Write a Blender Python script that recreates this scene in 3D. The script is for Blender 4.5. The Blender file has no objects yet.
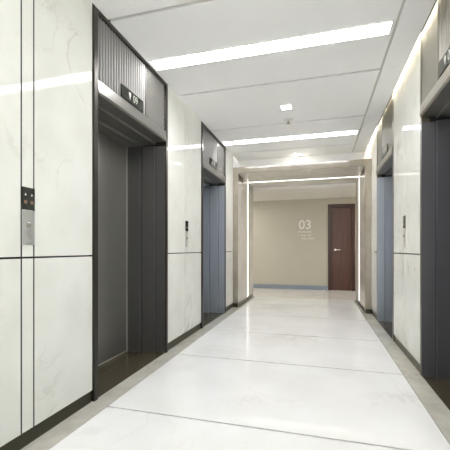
import bpy, bmesh, math, random
from mathutils import Matrix, Vector
random.seed(3)
SC = bpy.context.scene
COL = SC.collection

# ------------------------------------------------------------------ helpers
class MB:
    """collects boxes, prisms, lathes; build() links them as ONE mesh object"""
    def __init__(s): s.v = []; s.f = []
    def box(s, x0, x1, y0, y1, z0, z1):
        n = len(s.v)
        x0, x1 = sorted((x0, x1)); y0, y1 = sorted((y0, y1)); z0, z1 = sorted((z0, z1))
        s.v += [(x0,y0,z0),(x1,y0,z0),(x1,y1,z0),(x0,y1,z0),(x0,y0,z1),(x1,y0,z1),(x1,y1,z1),(x0,y1,z1)]
        s.f += [[n+i for i in q] for q in ((0,3,2,1),(4,5,6,7),(0,1,5,4),(1,2,6,5),(2,3,7,6),(3,0,4,7))]
        return s
    def prism(s, pts, a0, a1, axis):
        """closed 2-D outline swept along an axis; axis 'z': pts are (x,y); 'y': (x,z); 'x': (y,z)"""
        def P(p, a):
            return {'z': (p[0],p[1],a), 'y': (p[0],a,p[1]), 'x': (a,p[0],p[1])}[axis]
        n = len(s.v); k = len(pts)
        s.v += [P(p, a0) for p in pts] + [P(p, a1) for p in pts]
        s.f += [[n+i, n+(i+1)%k, n+k+(i+1)%k, n+k+i] for i in range(k)]
        s.f += [[n+i for i in range(k)][::-1], [n+k+i for i in range(k)]]
        return s
    def lathe(s, prof, c=(0,0,0), seg=28, axis='z'):
        """prof: (radius, height) pairs, closed with caps"""
        n = len(s.v); k = len(prof)
        for r, z in prof:
            for i in range(seg):
                a = 2*math.pi*i/seg
                p = (r*math.cos(a), r*math.sin(a), z)
                if axis == 'y': p = (p[0], p[2], p[1])
                if axis == 'x': p = (p[2], p[0], p[1])
                s.v.append((c[0]+p[0], c[1]+p[1], c[2]+p[2]))
        for j in range(k-1):
            for i in range(seg):
                s.f.append([n+j*seg+i, n+j*seg+(i+1)%seg, n+(j+1)*seg+(i+1)%seg, n+(j+1)*seg+i])
        s.f.append([n+i for i in range(seg)]); s.f.append([n+(k-1)*seg+i for i in range(seg)])
        return s
    def build(s, name, mat, parent=None, fn=None, bevel=0.0, smooth=False):
        vs = [fn(*p) for p in s.v] if fn else s.v
        me = bpy.data.meshes.new(name)
        me.from_pydata(vs, [], s.f)
        bm = bmesh.new(); bm.from_mesh(me)
        if bevel:
            bmesh.ops.recalc_face_normals(bm, faces=bm.faces)
            ed = [e for e in bm.edges if len(e.link_faces) == 2 and e.calc_face_angle(0) > 0.6]
            bmesh.ops.bevel(bm, geom=ed, offset=bevel, segments=2, profile=0.5, affect='EDGES', clamp_overlap=True)
        bmesh.ops.recalc_face_normals(bm, faces=bm.faces)
        bm.to_mesh(me); bm.free()
        if smooth:
            for p in me.polygons: p.use_smooth = True
        me.materials.append(mat)
        o = bpy.data.objects.new(name, me); COL.objects.link(o)
        if parent: o.parent = parent
        return o

def text_mesh(name, txt, size, mat, M, parent, align='CENTER', extrude=0.002, sx=1.0, bold=0.0):
    cu = bpy.data.curves.new('lettering', 'FONT')
    cu.body = txt; cu.size = size; cu.align_x = align; cu.align_y = 'CENTER'; cu.extrude = extrude; cu.offset = bold
    t = bpy.data.objects.new('lettering', cu); COL.objects.link(t)
    bpy.context.view_layer.update()
    dg = bpy.context.evaluated_depsgraph_get()
    me = bpy.data.meshes.new_from_object(t.evaluated_get(dg))
    bpy.data.objects.remove(t); bpy.data.curves.remove(cu)
    me.transform(M @ Matrix.Diagonal((sx, 1, 1, 1)))
    me.materials.clear(); me.materials.append(mat)
    me.name = name
    o = bpy.data.objects.new(name, me); COL.objects.link(o); o.parent = parent
    return o

def frame_matrix(X, Y, Z, loc):
    m = Matrix((X, Y, Z)).transposed().to_4x4(); m.translation = loc; return m

def empty(name, loc, label=None, cat=None, group=None, kind=None):
    o = bpy.data.objects.new(name, None); COL.objects.link(o); o.location = loc
    o.empty_display_size = 0.1
    return tag(o, label, cat, group, kind)
def tag(o, label=None, cat=None, group=None, kind=None):
    if label: o['label'] = label
    if cat: o['category'] = cat
    if group: o['group'] = group
    if kind: o['kind'] = kind
    return o
def struct(o): o['kind'] = 'structure'; return o

# ------------------------------------------------------------------ materials
def srgb(r, g, b):
    f = lambda c: (c/255/12.92) if c/255 <= .04045 else ((c/255+.055)/1.055)**2.4
    return (f(r), f(g), f(b), 1)
def new_mat(name):
    m = bpy.data.materials.new(name); m.use_nodes = True
    nt = m.node_tree; b = nt.nodes['Principled BSDF']
    return m, nt, b
def plain(name, col, rough=.5, metal=0.0, spec=.5, noise=0.0, nscale=20, bump=0.0):
    m, nt, b = new_mat(name)
    b.inputs['Base Color'].default_value = col
    b.inputs['Roughness'].default_value = rough
    b.inputs['Metallic'].default_value = metal
    b.inputs['Specular IOR Level'].default_value = spec
    if noise or bump:
        tc = nt.nodes.new('ShaderNodeTexCoord'); n = nt.nodes.new('ShaderNodeTexNoise')
        n.inputs['Scale'].default_value = nscale; n.inputs['Detail'].default_value = 4
        nt.links.new(tc.outputs['Object'], n.inputs['Vector'])
        if noise:
            r = nt.nodes.new('ShaderNodeMapRange')
            r.inputs['To Min'].default_value = 1-noise; r.inputs['To Max'].default_value = 1+noise
            nt.links.new(n.outputs['Fac'], r.inputs['Value'])
            h = nt.nodes.new('ShaderNodeVectorMath'); h.operation = 'SCALE'
            h.inputs[0].default_value = col[:3]
            nt.links.new(r.outputs[0], h.inputs['Scale']); nt.links.new(h.outputs[0], b.inputs['Base Color'])
        if bump:
            bp = nt.nodes.new('ShaderNodeBump'); bp.inputs['Strength'].default_value = bump; bp.inputs['Distance'].default_value = .002
            nt.links.new(n.outputs['Fac'], bp.inputs['Height']); nt.links.new(bp.outputs[0], b.inputs['Normal'])
    return m
def marble(name, base, cloud, vein, vscale, vein_amt, rough, offset=0.0, spec=.5):
    """polished stone: cloudy tint and thin wandering veins"""
    m, nt, b = new_mat(name); N = nt.nodes.new; L = nt.links.new
    geo = N('ShaderNodeNewGeometry')
    mp = N('ShaderNodeMapping'); mp.inputs['Location'].default_value = (offset, offset*.7, offset*.3)
    mp.inputs['Rotation'].default_value = (.5, .35, .6)
    L(geo.outputs['Position'], mp.inputs['Vector'])
    n1 = N('ShaderNodeTexNoise'); n1.inputs['Scale'].default_value = vscale; n1.inputs['Detail'].default_value = 7
    n1.inputs['Roughness'].default_value = .6; n1.inputs['Distortion'].default_value = .9
    L(mp.outputs[0], n1.inputs['Vector'])
    sub = N('ShaderNodeMath'); sub.operation = 'SUBTRACT'; sub.inputs[1].default_value = .5; L(n1.outputs['Fac'], sub.inputs[0])
    ab = N('ShaderNodeMath'); ab.operation = 'ABSOLUTE'; L(sub.outputs[0], ab.inputs[0])
    mr = N('ShaderNodeMapRange'); mr.inputs['From Min'].default_value = 0; mr.inputs['From Max'].default_value = .022
    mr.inputs['To Min'].default_value = 1; mr.inputs['To Max'].default_value = 0; L(ab.outputs[0], mr.inputs['Value'])
    n2 = N('ShaderNodeTexNoise'); n2.inputs['Scale'].default_value = vscale*.9; n2.inputs['Detail'].default_value = 3; L(mp.outputs[0], n2.inputs['Vector'])
    gate = N('ShaderNodeMapRange'); gate.inputs['From Min'].default_value = .5; gate.inputs['From Max'].default_value = .68
    gate.inputs['To Max'].default_value = vein_amt; L(n2.outputs['Fac'], gate.inputs['Value'])
    mul = N('ShaderNodeMath'); mul.operation = 'MULTIPLY'; L(mr.outputs[0], mul.inputs[0]); L(gate.outputs[0], mul.inputs[1])
    n3 = N('ShaderNodeTexNoise'); n3.inputs['Scale'].default_value = vscale*2.2; n3.inputs['Detail'].default_value = 6; L(mp.outputs[0], n3.inputs['Vector'])
    cr = N('ShaderNodeMapRange'); cr.inputs['From Min'].default_value = .35; cr.inputs['From Max'].default_value = .7; L(n3.outputs['Fac'], cr.inputs['Value'])
    mx = N('ShaderNodeMix'); mx.data_type = 'RGBA'; mx.inputs[6].default_value = base; mx.inputs[7].default_value = cloud
    L(cr.outputs[0], mx.inputs[0])
    mx2 = N('ShaderNodeMix'); mx2.data_type = 'RGBA'; mx2.inputs[7].default_value = vein
    L(mul.outputs[0], mx2.inputs[0]); L(mx.outputs[2], mx2.inputs[6]); L(mx2.outputs[2], b.inputs['Base Color'])
    b.inputs['Roughness'].default_value = rough; b.inputs['Specular IOR Level'].default_value = spec
    return m
def brushed(name, col, rough=.3, vert=True, var=.1, metal=.65):
    """brushed stainless steel with fine grain along one direction"""
    m, nt, b = new_mat(name); N = nt.nodes.new; L = nt.links.new
    geo = N('ShaderNodeNewGeometry'); mp = N('ShaderNodeMapping')
    mp.inputs['Scale'].default_value = (330, 330, 1.2) if vert else (8, 1.2, 220)
    L(geo.outputs['Position'], mp.inputs['Vector'])
    n = N('ShaderNodeTexNoise'); n.inputs['Scale'].default_value = 1; n.inputs['Detail'].default_value = 3
    L(mp.outputs[0], n.inputs['Vector'])
    r = N('ShaderNodeMapRange'); r.inputs['To Min'].default_value = rough-var*.25; r.inputs['To Max'].default_value = rough+var*.25
    L(n.outputs['Fac'], r.inputs['Value']); L(r.outputs[0], b.inputs['Roughness'])
    bp = N('ShaderNodeBump'); bp.inputs['Strength'].default_value = .03; bp.inputs['Distance'].default_value = .001
    L(n.outputs['Fac'], bp.inputs['Height']); L(bp.outputs[0], b.inputs['Normal'])
    b.inputs['Base Color'].default_value = col; b.inputs['Metallic'].default_value = metal
    return m
def emit(name, col, strength, base=(.8,.8,.8,1)):
    m, nt, b = new_mat(name)
    b.inputs['Base Color'].default_value = base
    b.inputs['Emission Color'].default_value = col; b.inputs['Emission Strength'].default_value = strength
    return m
def wood(name, c1, c2):
    m, nt, b = new_mat(name); N = nt.nodes.new; L = nt.links.new
    geo = N('ShaderNodeNewGeometry'); mp = N('ShaderNodeMapping'); mp.inputs['Scale'].default_value = (30, 30, 1.3)
    L(geo.outputs['Position'], mp.inputs['Vector'])
    n = N('ShaderNodeTexNoise'); n.inputs['Scale'].default_value = 1; n.inputs['Detail'].default_value = 5; n.inputs['Distortion'].default_value = .6
    L(mp.outputs[0], n.inputs['Vector'])
    mx = N('ShaderNodeMix'); mx.data_type = 'RGBA'; mx.inputs[6].default_value = c1; mx.inputs[7].default_value = c2
    r = N('ShaderNodeMapRange'); r.inputs['From Min'].default_value = .3; r.inputs['From Max'].default_value = .7
    L(n.outputs['Fac'], r.inputs['Value']); L(r.outputs[0], mx.inputs[0]); L(mx.outputs[2], b.inputs['Base Color'])
    b.inputs['Roughness'].default_value = .35
    return m

M_wall   = marble('ivory_marble', srgb(222,223,218), srgb(213,214,208), srgb(160,158,150), 1.6, .42, .04, 0.0, .1)
M_floor  = marble('white_floor_marble', srgb(229,230,231), srgb(221,221,221), srgb(178,174,166), 1.1, .3, .045, 7.3)
M_border = marble('grey_floor_marble', srgb(186,184,176), srgb(168,166,158), srgb(138,132,120), 3.0, .5, .16, 3.1)
M_portal = marble('beige_portal_stone', srgb(214,211,203), srgb(204,199,189), srgb(180,174,162), 2.2, .3, .10, 11.0)
M_joint  = plain('dark_joint', srgb(40,40,42), .6)
M_ceil   = plain('painted_ceiling', srgb(246,246,246), .55, noise=.01, nscale=3)
M_void   = plain('ceiling_groove', srgb(42,40,36), .8)
M_channel= plain('ceiling_channel', srgb(205,203,197), .5)
M_core   = plain('grey_wall_core', srgb(40,40,44), .8)
M_plinth = plain('dark_bronze_plinth', srgb(70,68,56), .3, .6)
M_steel  = brushed('brushed_steel', (.25,.245,.225,1), .30)
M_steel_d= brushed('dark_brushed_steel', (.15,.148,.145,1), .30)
M_steel_h= brushed('horizontal_brushed_steel', (.21,.205,.19,1), .32, False)
M_rib    = brushed('ribbed_steel', (.30,.295,.29,1), .62, metal=.25)
M_smooth = brushed('smooth_steel', (.24,.235,.22,1), .22)
M_blue   = brushed('blue_grey_steel', (.37,.405,.455,1), .34, metal=.5)
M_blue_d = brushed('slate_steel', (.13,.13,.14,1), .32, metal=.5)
M_trim   = plain('black_bronze_trim', srgb(58,55,50), .35, .7)
M_bead   = plain('bright_edge_bead', srgb(200,198,190), .4, .3)
M_trim_t = plain('taupe_metal_trim', srgb(92,86,76), .4, .4)
M_sill   = plain('elevator_sill', srgb(96,88,72), .25, .5)
M_black  = plain('black_glass', srgb(34,36,32), .12)
M_digit  = emit('display_digits', srgb(225,230,215), .26, (.12,.12,.11,1))
M_plate  = brushed('satin_plate', (.52,.52,.50,1), .35)
M_amber  = emit('amber_indicator', srgb(200,140,105), .06, (.10,.07,.05,1))
M_lamp   = emit('lamp_diffuser', (1,.99,.985,1), 13.5)
M_spot   = emit('downlight_diffuser', (1,.98,.94,1), 9.0)
M_cove   = emit('cove_tape', (1,.92,.72,1), 14.0)
M_coveL  = emit('cove_tape_bright', (1,.97,.92,1), 14.0)
M_strip  = emit('portal_strip', (1,.97,.92,1), 1.7)
M_panel  = emit('added_passage_lamp', (1,.97,.93,1), 13.0)
M_white  = plain('white_plastic', srgb(225,224,220), .4)
M_greige = plain('greige_paint', srgb(186,182,168), .6, noise=.02, nscale=4)
M_tilec  = plain('passage_ceiling_tile', srgb(225,223,218), .8)
M_bluebase = plain('blue_grey_skirting', srgb(140,150,163), .35)
M_pfloor = marble('passage_floor_stone', srgb(216,212,206), srgb(208,203,196), srgb(170,164,152), 1.5, .3, .10, 5.0)
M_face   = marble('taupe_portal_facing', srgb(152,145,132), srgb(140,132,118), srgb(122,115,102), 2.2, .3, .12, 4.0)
M_dark_plate  = plain('dark_matte_plate', srgb(92,86,74), .5)
M_wood   = wood('walnut_veneer', srgb(88,56,44), srgb(70,43,34))
M_wood_d = wood('dark_walnut_frame', srgb(70,45,36), srgb(58,37,29))
M_chrome = plain('satin_chrome', srgb(205,200,190), .25, 1)
M_glass, _nt, _b = new_mat('added_window_glass')
_t = _nt.nodes.new('ShaderNodeBsdfTransparent'); _g = _nt.nodes.new('ShaderNodeBsdfGlossy'); _g.inputs['Roughness'].default_value = .02
_f = _nt.nodes.new('ShaderNodeFresnel'); _f.inputs['IOR'].default_value = 1.3; _x = _nt.nodes.new('ShaderNodeMixShader')
_nt.links.new(_f.outputs[0], _x.inputs[0]); _nt.links.new(_t.outputs[0], _x.inputs[1]); _nt.links.new(_g.outputs[0], _x.inputs[2])
_nt.links.new(_x.outputs[0], _nt.nodes['Material Output'].inputs['Surface'])
M_letter = emit('sign_letter', srgb(228,220,192), .03)

# ------------------------------------------------------------------ dimensions
XL, XR = -1.5, 0.81            # faces of the two marble walls
ZC = 2.71                      # ceiling
YB, YP = -2.4, 5.9             # back of the lobby, front of the portal
YF = 9.0                       # far wall of the passage beyond
ZT = 2.92                      # top of the light coves
W = 1.17                       # elevator entrance width
Y1, Y2 = 1.99, 4.205           # the two elevator bays

# ------------------------------------------------------------------ floor
joints = [YB, -0.40, 0.79, 1.957, 3.12, 4.185, 5.33, 6.48, 7.36]
fl = MB().box(-1.95, 1.26, YB, 7.36, -.06, -.012)
floor = struct(fl.build('floor', M_joint))
m = MB()
for a, b in zip(joints[:-1], joints[1:]):
    m.box(-1.362, .672, a+.007, b-.007, -.012, 0)
struct(m.build('floor_tiles', M_floor, floor))
m = MB()
m.box(-1.91, -1.366, YB, 7.36, -.012, 0).box(.676, 1.22, YB, 7.36, -.012, 0)
struct(m.build('floor_border', M_border, floor))
pf = MB()
for i in range(9):
    pf.box(-4.4+i*.9+.002, -4.4+(i+1)*.9-.002, 7.364, YF, -.06, 0)
struct(pf.build('floor', M_pfloor))
struct(MB().box(-4.5, 3.8, 7.27, YF+.2, -.10, -.061).build('floor', M_joint))  # unseen underlay, added to block world light through the tile gaps

# ------------------------------------------------------------------ ceiling
base = MB().box(-1.475, .748, YB, 6.2, 2.735, 2.80)
ceiling = struct(base.build('ceiling', M_void))
m = MB()
cy = [YB, -1.57, -.33, .91, 2.14, 3.388, 4.51, 5.68, 6.2]
for a, b in zip(cy[:-1], cy[1:]):
    m.box(-1.475, .536, a+(.014 if a > YB else 0), b-.014 if b < 6.2 else b, ZC, 2.735)
    m.box(.558, .748, a+(.0015 if a > YB else 0), b-.0015 if b < 6.2 else b, ZC, 2.735)
struct(m.build('ceiling_panels', M_ceil, ceiling))
struct(MB().box(.537, .557, YB, 6.2, 2.722, 2.7345).build('ceiling_channel', M_channel, ceiling))
struct(MB().box(-2.0, 1.3, YB, 6.2, ZT, 2.98).build('ceiling', M_ceil))      # top of the coves

# ------------------------------------------------------------------ marble walls
def wall_run(side, y0, y1, ztop, vjoints, gap, n):
    """one run of cladding between two entrances: dark core, slabs in front of it"""
    X = XL if side == 'left' else XR
    sg = -1 if side == 'left' else 1
    fn = lambda d, y, z: (X+sg*d, y, z)
    core = struct(MB().box(.028, .42, y0, y1, 0, ZT).build('wall_'+side, M_core, None, fn))
    ys = [y0] + vjoints + [y1]
    for i, (a, b) in enumerate(zip(ys[:-1], ys[1:])):
        a2 = a + (gap/2 if i else 0); b2 = b - (gap/2 if i < len(ys)-2 else 0)
        if i and gap > .01: struct(MB().box(.002, .0275, a-gap/2+.0002, a+gap/2-.0002, .082, ZT).build('joint_strip', M_joint, core, fn))
        for z0, z1 in ((.082, .999), (1.009, ZT)):
            struct(MB().box(0, .028, a2, b2, z0, z1).build('marble_panel', M_wall, core, fn, bevel=.0012))
    struct(MB().box(.008, .0275, y0+.002, y1-.002, 0, .080).build('baseboard_'+side, M_plinth, None, fn))
for side in ('left', 'right'):
    wall_run(side, YB, Y1-.006, ZT, [-.72, -.64, 1.4126, 1.4928], .0102, 0)
    wall_run(side, Y1+W+.004, Y2-.008, ZT, [3.645, 3.733], .004, 1)
    wall_run(side, Y2+W+.004, YP-.004, ZT, [5.62] if side == 'left' else [5.62], .003, 2)
m = MB().box(-2.0, -1.3, YB-.12, YB-.002, 0, 2.98).box(.6, 1.3, YB-.12, YB-.002, 0, 2.98).box(-1.3, .6, YB-.12, YB-.002, 2.6, 2.98)
struct(m.build('wall_back', M_wall))
win = struct(empty('added_window_1', (-.35, YB-.06, 0)))     # unseen window, added behind the camera to light the lobby
m = MB()
for x in (-.925, -.32, .285, .89): m.box(x-.025, x+.025, -.03, .03, 0, 2.598)
for z in (.02, 2.578): m.box(-.945, .945, -.028, .028, z-.02, z+.02)
struct(m.build('added_window_frame', M_trim, win))
struct(MB().box(-.92, .92, -.004, .004, .04, 2.56).build('added_window_pane', M_glass, win))

for nm, xa, xb in (('wall_left', -2.08, -2.01), ('wall_right', 1.31, 1.38)):      # unseen shaft walls, added to keep outside light out
    struct(MB().box(xa, xb, YB-.12, 7.26, -.10, 2.98).build(nm, M_core))
struct(MB().box(-2.01, 1.31, YB-.12, 7.26, -.10, -.061).build('floor', M_joint))  # unseen underlay, added to close the shafts to world light from below
# ------------------------------------------------------------------ elevators
def elevator(side, y0, label, dark, door_mat, jamb_mat):
    X = XL if side == 'left' else XR
    sg = -1 if side == 'left' else 1
    root = empty('elevator', (X, y0, 0), label, 'elevator')
    F = lambda s, d, z: (sg*d, s, z)          # s along the wall, d into the wall
    def B(name, mat, *boxes, **k):
        mb = MB()
        for b in boxes: mb.box(*b)
        return mb.build(name, mat, k.pop('parent', root), F, **k)
    # outer trim, full height, with a foot block and a head bar
    for s0, s1 in ((0, .042), (W-.042, W)):
        B('side_trim', M_trim if side == 'left' else M_trim_t, (s0, s1, -.012 if side == 'left' else -.001, .06, .0, 2.88), bevel=.003)
    B('top_trim', M_trim, (.042, W-.042, -.010, .06, 2.698 if side == 'left' else 2.84, 2.88), bevel=.002)
    # stepped jambs (profile in s,d swept in z)
    for mir in (0, 1):
        pr = [(.043,-.002),(.050,-.002),(.054,.10),(.078,.105),(.082,.245),(.112,.25),(.116,.388),(.043,.388)]
        if mir: pr = [(W-a, b) for a, b in pr]
        MB().prism(pr, 0.004, 2.088, 'z').build('jamb', jamb_mat, root, F)
    for s0, d0 in ((.0785, .098), (.1125, .238)):     # thin dark joint strips on the two steps
        for a in (s0-.0235 if d0 < .2 else s0-.0305, ):
            B('jamb_seam', M_joint, (a, a+.004, d0, d0+.0045, .006, 2.086))
            B('jamb_seam', M_joint, (W-a-.004, W-a, d0, d0+.0045, .006, 2.086))
    # stepped head (profile in d,z swept in s)
    pr = [(-.008,2.235),(-.016,2.150),(-.006,2.135),(.10,2.130),(.105,2.112),(.245,2.108),(.25,2.090),(.388,2.0885),(.388,2.235)]
    n = MB(); n.prism([(a, b) for a, b in pr], .043, W-.043, 'x')
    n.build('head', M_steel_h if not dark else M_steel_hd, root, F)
    # two door leaves with raised edge
    mid = W/2
    for s0, s1 in ((.10, mid-.0015), (mid+.0015, W-.10)):
        B('door_panel', door_mat, (s0, s1, .392, .425, .008, 2.12), bevel=.002)
    # bright edge beads where the leaves meet the jambs
    for s0 in (.1165, W-.1215):
        B('edge_bead', M_bead if side == 'left' and y0 < 3 else M_trim, (s0, s0+.005, .384, .3915, .008, 2.086))
    for s0, s1 in ((.123, mid-.003), (mid+.003, W-.123)):
        B('toe_strip', M_bead if side == 'left' and y0 < 3 else M_trim, (s0, s1, .387, .3915, .009, .022))
    # sill with guide grooves
    B('sill', M_sill, (.044, W-.044, .004, .24, .0005, .004), (.044, W-.044, .247, .30, .0005, .004),
      (.044, W-.044, .307, .43, .0005, .004))
    # ribbed transom
    ztr = 2.696 if side == 'left' else 2.838
    pts = [(.044, .02)]
    s = .044; pitch = .0345
    R1 = .735
    while s < R1-pitch*.5:        # half-round flutes with a narrow groove between them
        pts += [(s+.003, .020)]
        pts += [(s+pitch/2-(pitch/2-.003)*math.cos(math.pi*q/8), .016-.0145*math.sin(math.pi*q/8)) for q in range(9)]
        pts += [(s+pitch-.003, .020)]
        s += pitch
    pts += [(s, .03), (.044, .03)]
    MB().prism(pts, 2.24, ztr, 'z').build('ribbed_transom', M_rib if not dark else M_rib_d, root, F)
    B('transom_panel', M_smooth if not dark else M_rib_d, (s+.003, W-.044, .002, .03, 2.24, ztr), bevel=.0015)
    B('transom_back', M_trim, (.044, W-.044, .032, .42, 2.24, 2.88))
    # floor display
    zc = 2.298; sc = .508; hw = .172; hh = .050
    disp = B('display', M_black, (sc-hw, sc+hw, -.008, .0015, zc-hh, zc+hh), bevel=.002)
    if side == 'left':
        X3, Y3, Z3 = Vector((0,1,0)), Vector((0,0,1)), Vector((1,0,0)); e = .0085
        at = lambda t: Vector((e, sc+t, zc))
    else:
        X3, Y3, Z3 = Vector((0,-1,0)), Vector((0,0,1)), Vector((-1,0,0)); e = -.0085
        at = lambda t: Vector((e, sc-t, zc))
    text_mesh('digits', '09', .088, M_digit, frame_matrix(X3, Y3, Z3, at(.035)), disp, extrude=.0008, sx=.85)
    arrow = MB()
    arrow.prism([(-.020,.030),(.020,.030),(0,-.032)], -.0008, .0008, 'z')
    Ma = frame_matrix(X3, Y3, Z3, at(-.050))
    arrow.build('arrow', M_digit, disp, lambda x, y, z: tuple(Ma @ Vector((x, y, z))))
    return root
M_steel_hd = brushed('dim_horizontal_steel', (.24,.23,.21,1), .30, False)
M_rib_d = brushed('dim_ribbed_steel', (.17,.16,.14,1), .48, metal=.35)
elevator('left', Y1, 'nearest steel elevator in left marble wall, olive brushed doors below ribbed transom and floor display', False, M_steel, M_steel_d)
elevator('left', Y2, 'blue-grey elevator in left wall just before the beige stone portal', False, M_blue, M_blue)
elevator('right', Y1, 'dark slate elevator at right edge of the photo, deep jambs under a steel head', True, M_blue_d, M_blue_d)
elevator('right', Y2, 'narrow-looking blue-grey elevator in right wall beside the stone portal', True, M_blue, M_blue)

# ------------------------------------------------------------------ call panels
def call_panel(side, y, label, w=.080):
    X = XL if side == 'left' else XR
    sg = 1 if side == 'left' else -1
    root = empty('call_switch_panel', (X, y, 1.072), label, 'call panel')
    F = lambda s, d, z: (sg*d, s, z)
    h = w/2
    MB().box(-h, h, .0005, .004, 0, .182).build('faceplate', M_plate, root, F, bevel=.001)
    g = MB().box(-h, h, .0005, .006, .186, .306).build('indicator', M_black, root, F, bevel=.001)
    for s in (-.5, .5):
        MB().box(s*h-.010, s*h+.010, .006, .0065, .218, .236).build('lit_digit', M_amber, g, F)
        if side == 'left' and y < 2:
            MB().prism([(s*h-.006,.262),(s*h+.006,.262),(s*h,.276)], .006, .0065, 'y').build('lit_arrow', M_digit, g,
                lambda a, b, c: F(a, b, c))
    MB().lathe([(.0145,.004),(.0145,.0075),(.012,.009)], (0,0,0), 24, 'y').build('call_button', M_chrome, root,
        lambda a, b, c: F(a, b, c+.105))
    return root
call_panel('left', 1.4527, 'nearest call panel on left marble wall, black indicator over steel plate')
call_panel('left', 3.689, 'small call panel on marble between the two left elevators', .076)
call_panel('right', 3.689, 'call panel on right marble wall between the two right elevators', .076)

# ------------------------------------------------------------------ ceiling lights
def linear_lamp(y0, y1, label):
    r = empty('ceiling_light', (-.4665, (y0+y1)/2, ZC), label, 'ceiling light', None)
    x = .974; h = (y1-y0)/2
    MB().box(-x, x, -h, h, -.008, -.001).build('diffuser', M_lamp, r)
    m = MB(); t = .006
    m.box(-x-t, x+t, -h-t, -h-.0005, -.009, -.0005).box(-x-t, x+t, h+.0005, h+t, -.009, -.0005)
    m.box(-x-t, -x-.0005, -h, h, -.009, -.0005).box(x+.0005, x+t, -h, h, -.009, -.0005)
    m.build('frame', M_white, r)
linear_lamp(2.69, 2.832, 'nearer and larger of the two long linear ceiling lights across the lobby')
linear_lamp(5.03, 5.172, 'farther linear ceiling light near the stone portal')
linear_lamp(.35, .492, 'added unseen linear ceiling light overhead behind the viewpoint')  # unseen lamp added in the same spacing to even out the light
def spot(x, y, label):
    r = empty('downlight', (x, y, ZC), label, 'downlight')
    MB().box(-.055, .055, -.055, .055, -.010, -.002).build('diffuser', M_spot, r)
    m = MB()
    m.box(-.064,.064,-.064,-.0555,-.012,-.0005).box(-.064,.064,.0555,.064,-.012,-.0005)
    m.box(-.064,-.0555,-.055,.055,-.012,-.0005).box(.0555,.064,-.055,.055,-.012,-.0005)
    m.build('frame', M_white, r)
spot(-.373, 3.98, 'small square downlight in the ceiling between the two linear lights')
spot(-.370, 6.02, 'small square downlight just in front of the stone portal head')
r = empty('ceiling_sprinkler', (-.385, 4.40, ZC), 'small round white ceiling sprinkler beside the square downlight', 'sprinkler')
MB().lathe([(.062,-.0005),(.060,-.006),(.048,-.012),(.020,-.014)], seg=36).build('escutcheon', M_white, r, smooth=False)
MB().lathe([(.014,-.014),(.014,-.030),(.009,-.034),(.009,-.044)], seg=20).build('body', M_chrome, r)
MB().lathe([(.022,-.046),(.024,-.049),(.022,-.051),(.004,-.054)], seg=24).build('deflector', M_chrome, r)

# cove light tapes in the gaps along both walls (hang from the cove top on a profile)
def cove(x0, x1, z, label, mat):
    r = empty('cove_light', ((x0+x1)/2, 0, ZT), label, 'cove light')
    h = (x1-x0)/2
    MB().box(-h, h, YB+.02, 6.18, z+.012-ZT, -.001).build('profile', M_white, r)
    MB().box(-h, h, YB+.02, 6.18, z-ZT, z+.011-ZT).build('light_tape', mat, r)
cove(.770, .790, 2.862, 'warm glowing strip light along top of right marble wall', M_cove)
cove(-1.488, -1.478, 2.815, 'strip light hidden in the slot along top of left marble wall', M_coveL)

# ------------------------------------------------------------------ stone portal
PX0, PX1, PY1, PZ0, PZ1 = -1.409, .7125, 7.36, 2.402, 2.512
LY0, LY1 = 6.73, 6.79
portal = struct(empty('trim_1', (0, 6.6, 0)))
def pil(xa, xb, face):      # pilaster in two stones with the light strip slot between
    for y0, y1 in ((YP, LY0-.001), (LY1+.001, PY1)):
        struct(MB().box(xa, xb, y0-6.6, y1-6.6, .075, PZ0-.001).build('portal_stone', M_portal, portal, bevel=.004))
    struct(MB().box(face[0], face[1], LY0-6.6, LY1-6.6, .075, PZ0-.001).build('portal_slot', M_trim, portal))
pil(-1.92, PX0, (-1.92, PX0-.03)); pil(PX1, 1.23, (PX1+.03, 1.23))
for y0, y1 in ((YP, LY0-.001), (LY1+.001, PY1)):
    struct(MB().box(-1.92, 1.23, y0-6.6, y1-6.6, PZ0, PZ1).build('portal_stone', M_portal, portal, bevel=.004))
struct(MB().box(-1.92, 1.23, LY0-6.6, LY1-6.6, PZ0+.03, PZ1).build('portal_slot', M_trim, portal))
struct(MB().box(-1.92, 1.23, 6.2-6.6, PY1-6.6, PZ1+.001, 2.98).build('portal_bulkhead', M_ceil, portal))
for xa, xb in ((-1.92, PX0-.008), (PX1+.008, 1.23)):
    struct(MB().box(xa, xb, YP-6.6+.008, PY1-6.6-.004, 0, .074).build('portal_plinth', M_plinth, portal))
for xa, xb in ((PX0+.0005, PX0+.004), (PX1-.004, PX1-.0005)):
    struct(MB().box(xa, xb, 5.96-6.6, 6.30-6.6, 2.30, 2.395).build('portal_dark_plate', M_dark_plate, portal))  # thin matte dark rectangle on each inner jamb face, near the head
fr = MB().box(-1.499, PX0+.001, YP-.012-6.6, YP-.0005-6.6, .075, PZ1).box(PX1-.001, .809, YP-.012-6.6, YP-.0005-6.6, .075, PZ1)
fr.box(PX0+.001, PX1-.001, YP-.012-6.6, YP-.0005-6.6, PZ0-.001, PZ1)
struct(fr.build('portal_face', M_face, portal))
r = empty('portal_light', (0, (LY0+LY1)/2, 0), 'white light strip running up both jambs and across the stone portal head', 'light strip')
hy = (LY1-LY0)/2-.002
MB().box(PX0-.026, PX0-.002, -hy, hy, .08, PZ0-.002).build('jamb_strip', M_strip, r)
MB().box(PX1+.002, PX1+.026, -hy, hy, .08, PZ0-.002).build('jamb_strip', M_strip, r)
MB().box(PX0-.026, PX1+.026, -hy, hy, PZ0+.002, PZ0+.026).build('head_strip', M_strip, r)

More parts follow.
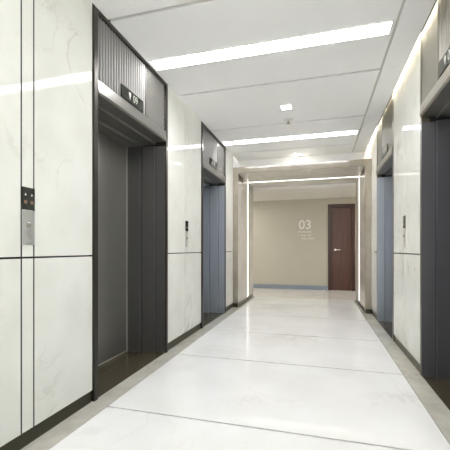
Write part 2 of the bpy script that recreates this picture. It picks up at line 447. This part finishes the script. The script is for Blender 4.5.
# ------------------------------------------------------------------ passage beyond
PXa, PXb, PZC = -4.3, 3.6, 2.34
DX0, DX1, DZ = .209, .86, 2.185
m = MB().box(PXa, DX0-.002, YF, YF+.12, 0, 2.6).box(DX1+.002, PXb, YF, YF+.12, 0, 2.6).box(DX0-.002, DX1+.002, YF, YF+.12, DZ+.002, 2.6)
struct(m.build('wall_far', M_greige))
struct(MB().box(PXa, DX0-.004, YF-.012, YF-.0005, 0.0005, .112).build('baseboard_far', M_bluebase, bevel=.003))
struct(MB().box(DX1+.004, PXb, YF-.012, YF-.0005, 0.0005, .112).build('baseboard_far', M_bluebase, bevel=.003))
struct(MB().box(PXa-.1, PXa, 7.36, YF+.12, 0, 2.6).build('wall_passage_left', M_greige))
struct(MB().box(PXb, PXb+.1, 7.36, YF+.12, 0, 2.6).build('wall_passage_right', M_greige))
struct(MB().box(PXa, -1.922, 7.26, 7.36, 0, 2.6).build('wall_passage_front', M_greige))
struct(MB().box(1.232, PXb, 7.26, 7.36, 0, 2.6).build('wall_passage_front', M_greige))
pc = MB()
xs = [-4.3+.6*i for i in range(14)]
for a, b in zip(xs[:-1], xs[1:]):
    for c, d in ((7.362, 7.95), (7.95, 8.55), (8.55, YF-.001)):
        pc.box(a+.003, min(b, PXb)-.003, c+.003, d-.003 if d < YF-.01 else d, PZC, PZC+.02)
pcb = struct(MB().box(PXa, PXb, 7.362, YF-.001, PZC+.02, PZC+.08).build('ceiling', M_white))
struct(pc.build('ceiling_tiles', M_tilec, pcb))
def added_passage_lamp(x, label):  # unseen lamps, added beyond the portal edges to brighten the passage
    r = empty('added_panel_light', (x, 8.1, PZC), label, 'ceiling light')
    MB().box(-.28, .28, -.28, .28, -.012, -.001).build('diffuser', M_panel, r)
    MB().box(-.295,.295,-.295,-.281,-.014,-.0005).box(-.295,.295,.281,.295,-.014,-.0005).box(-.295,-.281,-.28,.28,-.014,-.0005).box(.281,.295,-.28,.28,-.014,-.0005).build('frame', M_white, r)
added_passage_lamp(-2.5, 'added square panel light in passage ceiling left of the portal, out of view')
added_passage_lamp(1.9, 'added square panel light in passage ceiling right of the portal, out of view')

# brown door
struct(MB().box(PXa, PXb, YF+.122, YF+.2, 0, 2.6).build('wall_far', M_core))  # unseen backing, added to stop world light leaking around the door
door = struct(empty('door_1', ((DX0+DX1)/2, YF, 0)))
hw = (DX1-DX0)/2
m = MB().box(-hw, -hw+.085, -.02, .10, 0, DZ).box(hw-.085, hw, -.02, .10, 0, DZ).box(-hw+.085, hw-.085, -.02, .10, DZ-.085, DZ)
struct(m.build('door_frame', M_wood_d, door, bevel=.004))
struct(MB().box(-hw+.088, hw-.088, .0, .045, .008, DZ-.088).build('door_leaf', M_wood, door, bevel=.003))
struct(MB().box(-hw+.086, hw-.086, -.018, .09, .0005, .006).build('threshold', M_chrome, door))
hx = -hw+.088+.085
hd = MB().lathe([(.026,-.001),(.026,-.008),(.022,-.011)], (hx,0,1.03), 24, 'y')
hd.lathe([(.010,-.010),(.010,-.050)], (hx,0,1.03), 16, 'y')
hd.box(hx-.010, hx+.125, -.058, -.042, 1.021, 1.039)
struct(hd.build('door_handle', M_chrome, door))

# floor sign on the far wall
r = empty('floor_sign', (-.36, YF, 1.28), 'pale 03 floor number with small lettering lines on the greige far wall', 'sign')
Mx, My, Mz = Vector((1,0,0)), Vector((0,0,1)), Vector((0,-1,0))
text_mesh('numeral', '03', .33, M_letter, frame_matrix(Mx, My, Mz, Vector((0,-.004,.39))), r, extrude=.003)
def strokes(name, z, h, words):
    for x0, n in words:          # small illegible lettering: rows of tiny uprights and bars
        m = MB()
        for i in range(n):
            x = x0 + i*.036
            m.box(x, x+.008, -.004, -.0005, z, z+h)
            if i == n-1: continue
            zz = z + h*(.8, .4, 0)[i % 3]
            m.box(x+.007, x+.037, -.004, -.0005, zz, zz+.008)
        m.build(name, M_letter, r)
strokes('lettering_word', .195, .040, [(-.17, 10)])
strokes('lettering_word', .105, .040, [(-.17, 1), (-.09, 4), (.07, 3)])
strokes('lettering_word', .020, .040, [(-.09, 4), (.07, 5)])

# ------------------------------------------------------------------ world, camera
w = bpy.data.worlds.new('World'); SC.world = w; w.use_nodes = True
N = w.node_tree.nodes.new; L = w.node_tree.links.new
_c = N('ShaderNodeTexCoord'); _s = N('ShaderNodeSeparateXYZ'); L(_c.outputs['Generated'], _s.inputs[0])
_r = N('ShaderNodeValToRGB'); L(_s.outputs['Z'], _r.inputs[0])
_m = N('ShaderNodeMath'); _m.operation = 'MULTIPLY_ADD'; _m.inputs[1].default_value = .5; _m.inputs[2].default_value = .5
L(_s.outputs['Z'], _m.inputs[0]); L(_m.outputs[0], _r.inputs[0])
_r.color_ramp.elements[0].position = .48; _r.color_ramp.elements[0].color = (1, .98, .94, 1)  # bright lower half added to lift the ceiling through the back opening
_r.color_ramp.elements[1].position = .52; _r.color_ramp.elements[1].color = (.10, .11, .125, 1)
L(_r.outputs[0], w.node_tree.nodes['Background'].inputs[0])
w.node_tree.nodes['Background'].inputs[1].default_value = 2.9
cam = bpy.data.cameras.new('Camera'); co = bpy.data.objects.new('Camera', cam); COL.objects.link(co)
f, vx, vy = 337.6, 319.5, 249.0
cam.sensor_fit = 'HORIZONTAL'; cam.sensor_width = 36; cam.lens = 36*f/450
cam.shift_y = (vy-225)/450; cam.clip_start = .02
co.location = (0, 0, 1.05)
co.rotation_euler = (math.pi/2, 0, math.atan((vx-225)/f))
SC.camera = co
SC.view_settings.view_transform = 'Standard'; SC.view_settings.look = 'None'
SC.view_settings.gamma = 1; SC.view_settings.use_curve_mapping = False
SC.view_settings.exposure = 1.42
SC.cycles.max_bounces = 10; SC.cycles.diffuse_bounces = 8; SC.cycles.glossy_bounces = 6
SC.cycles.use_denoising = True
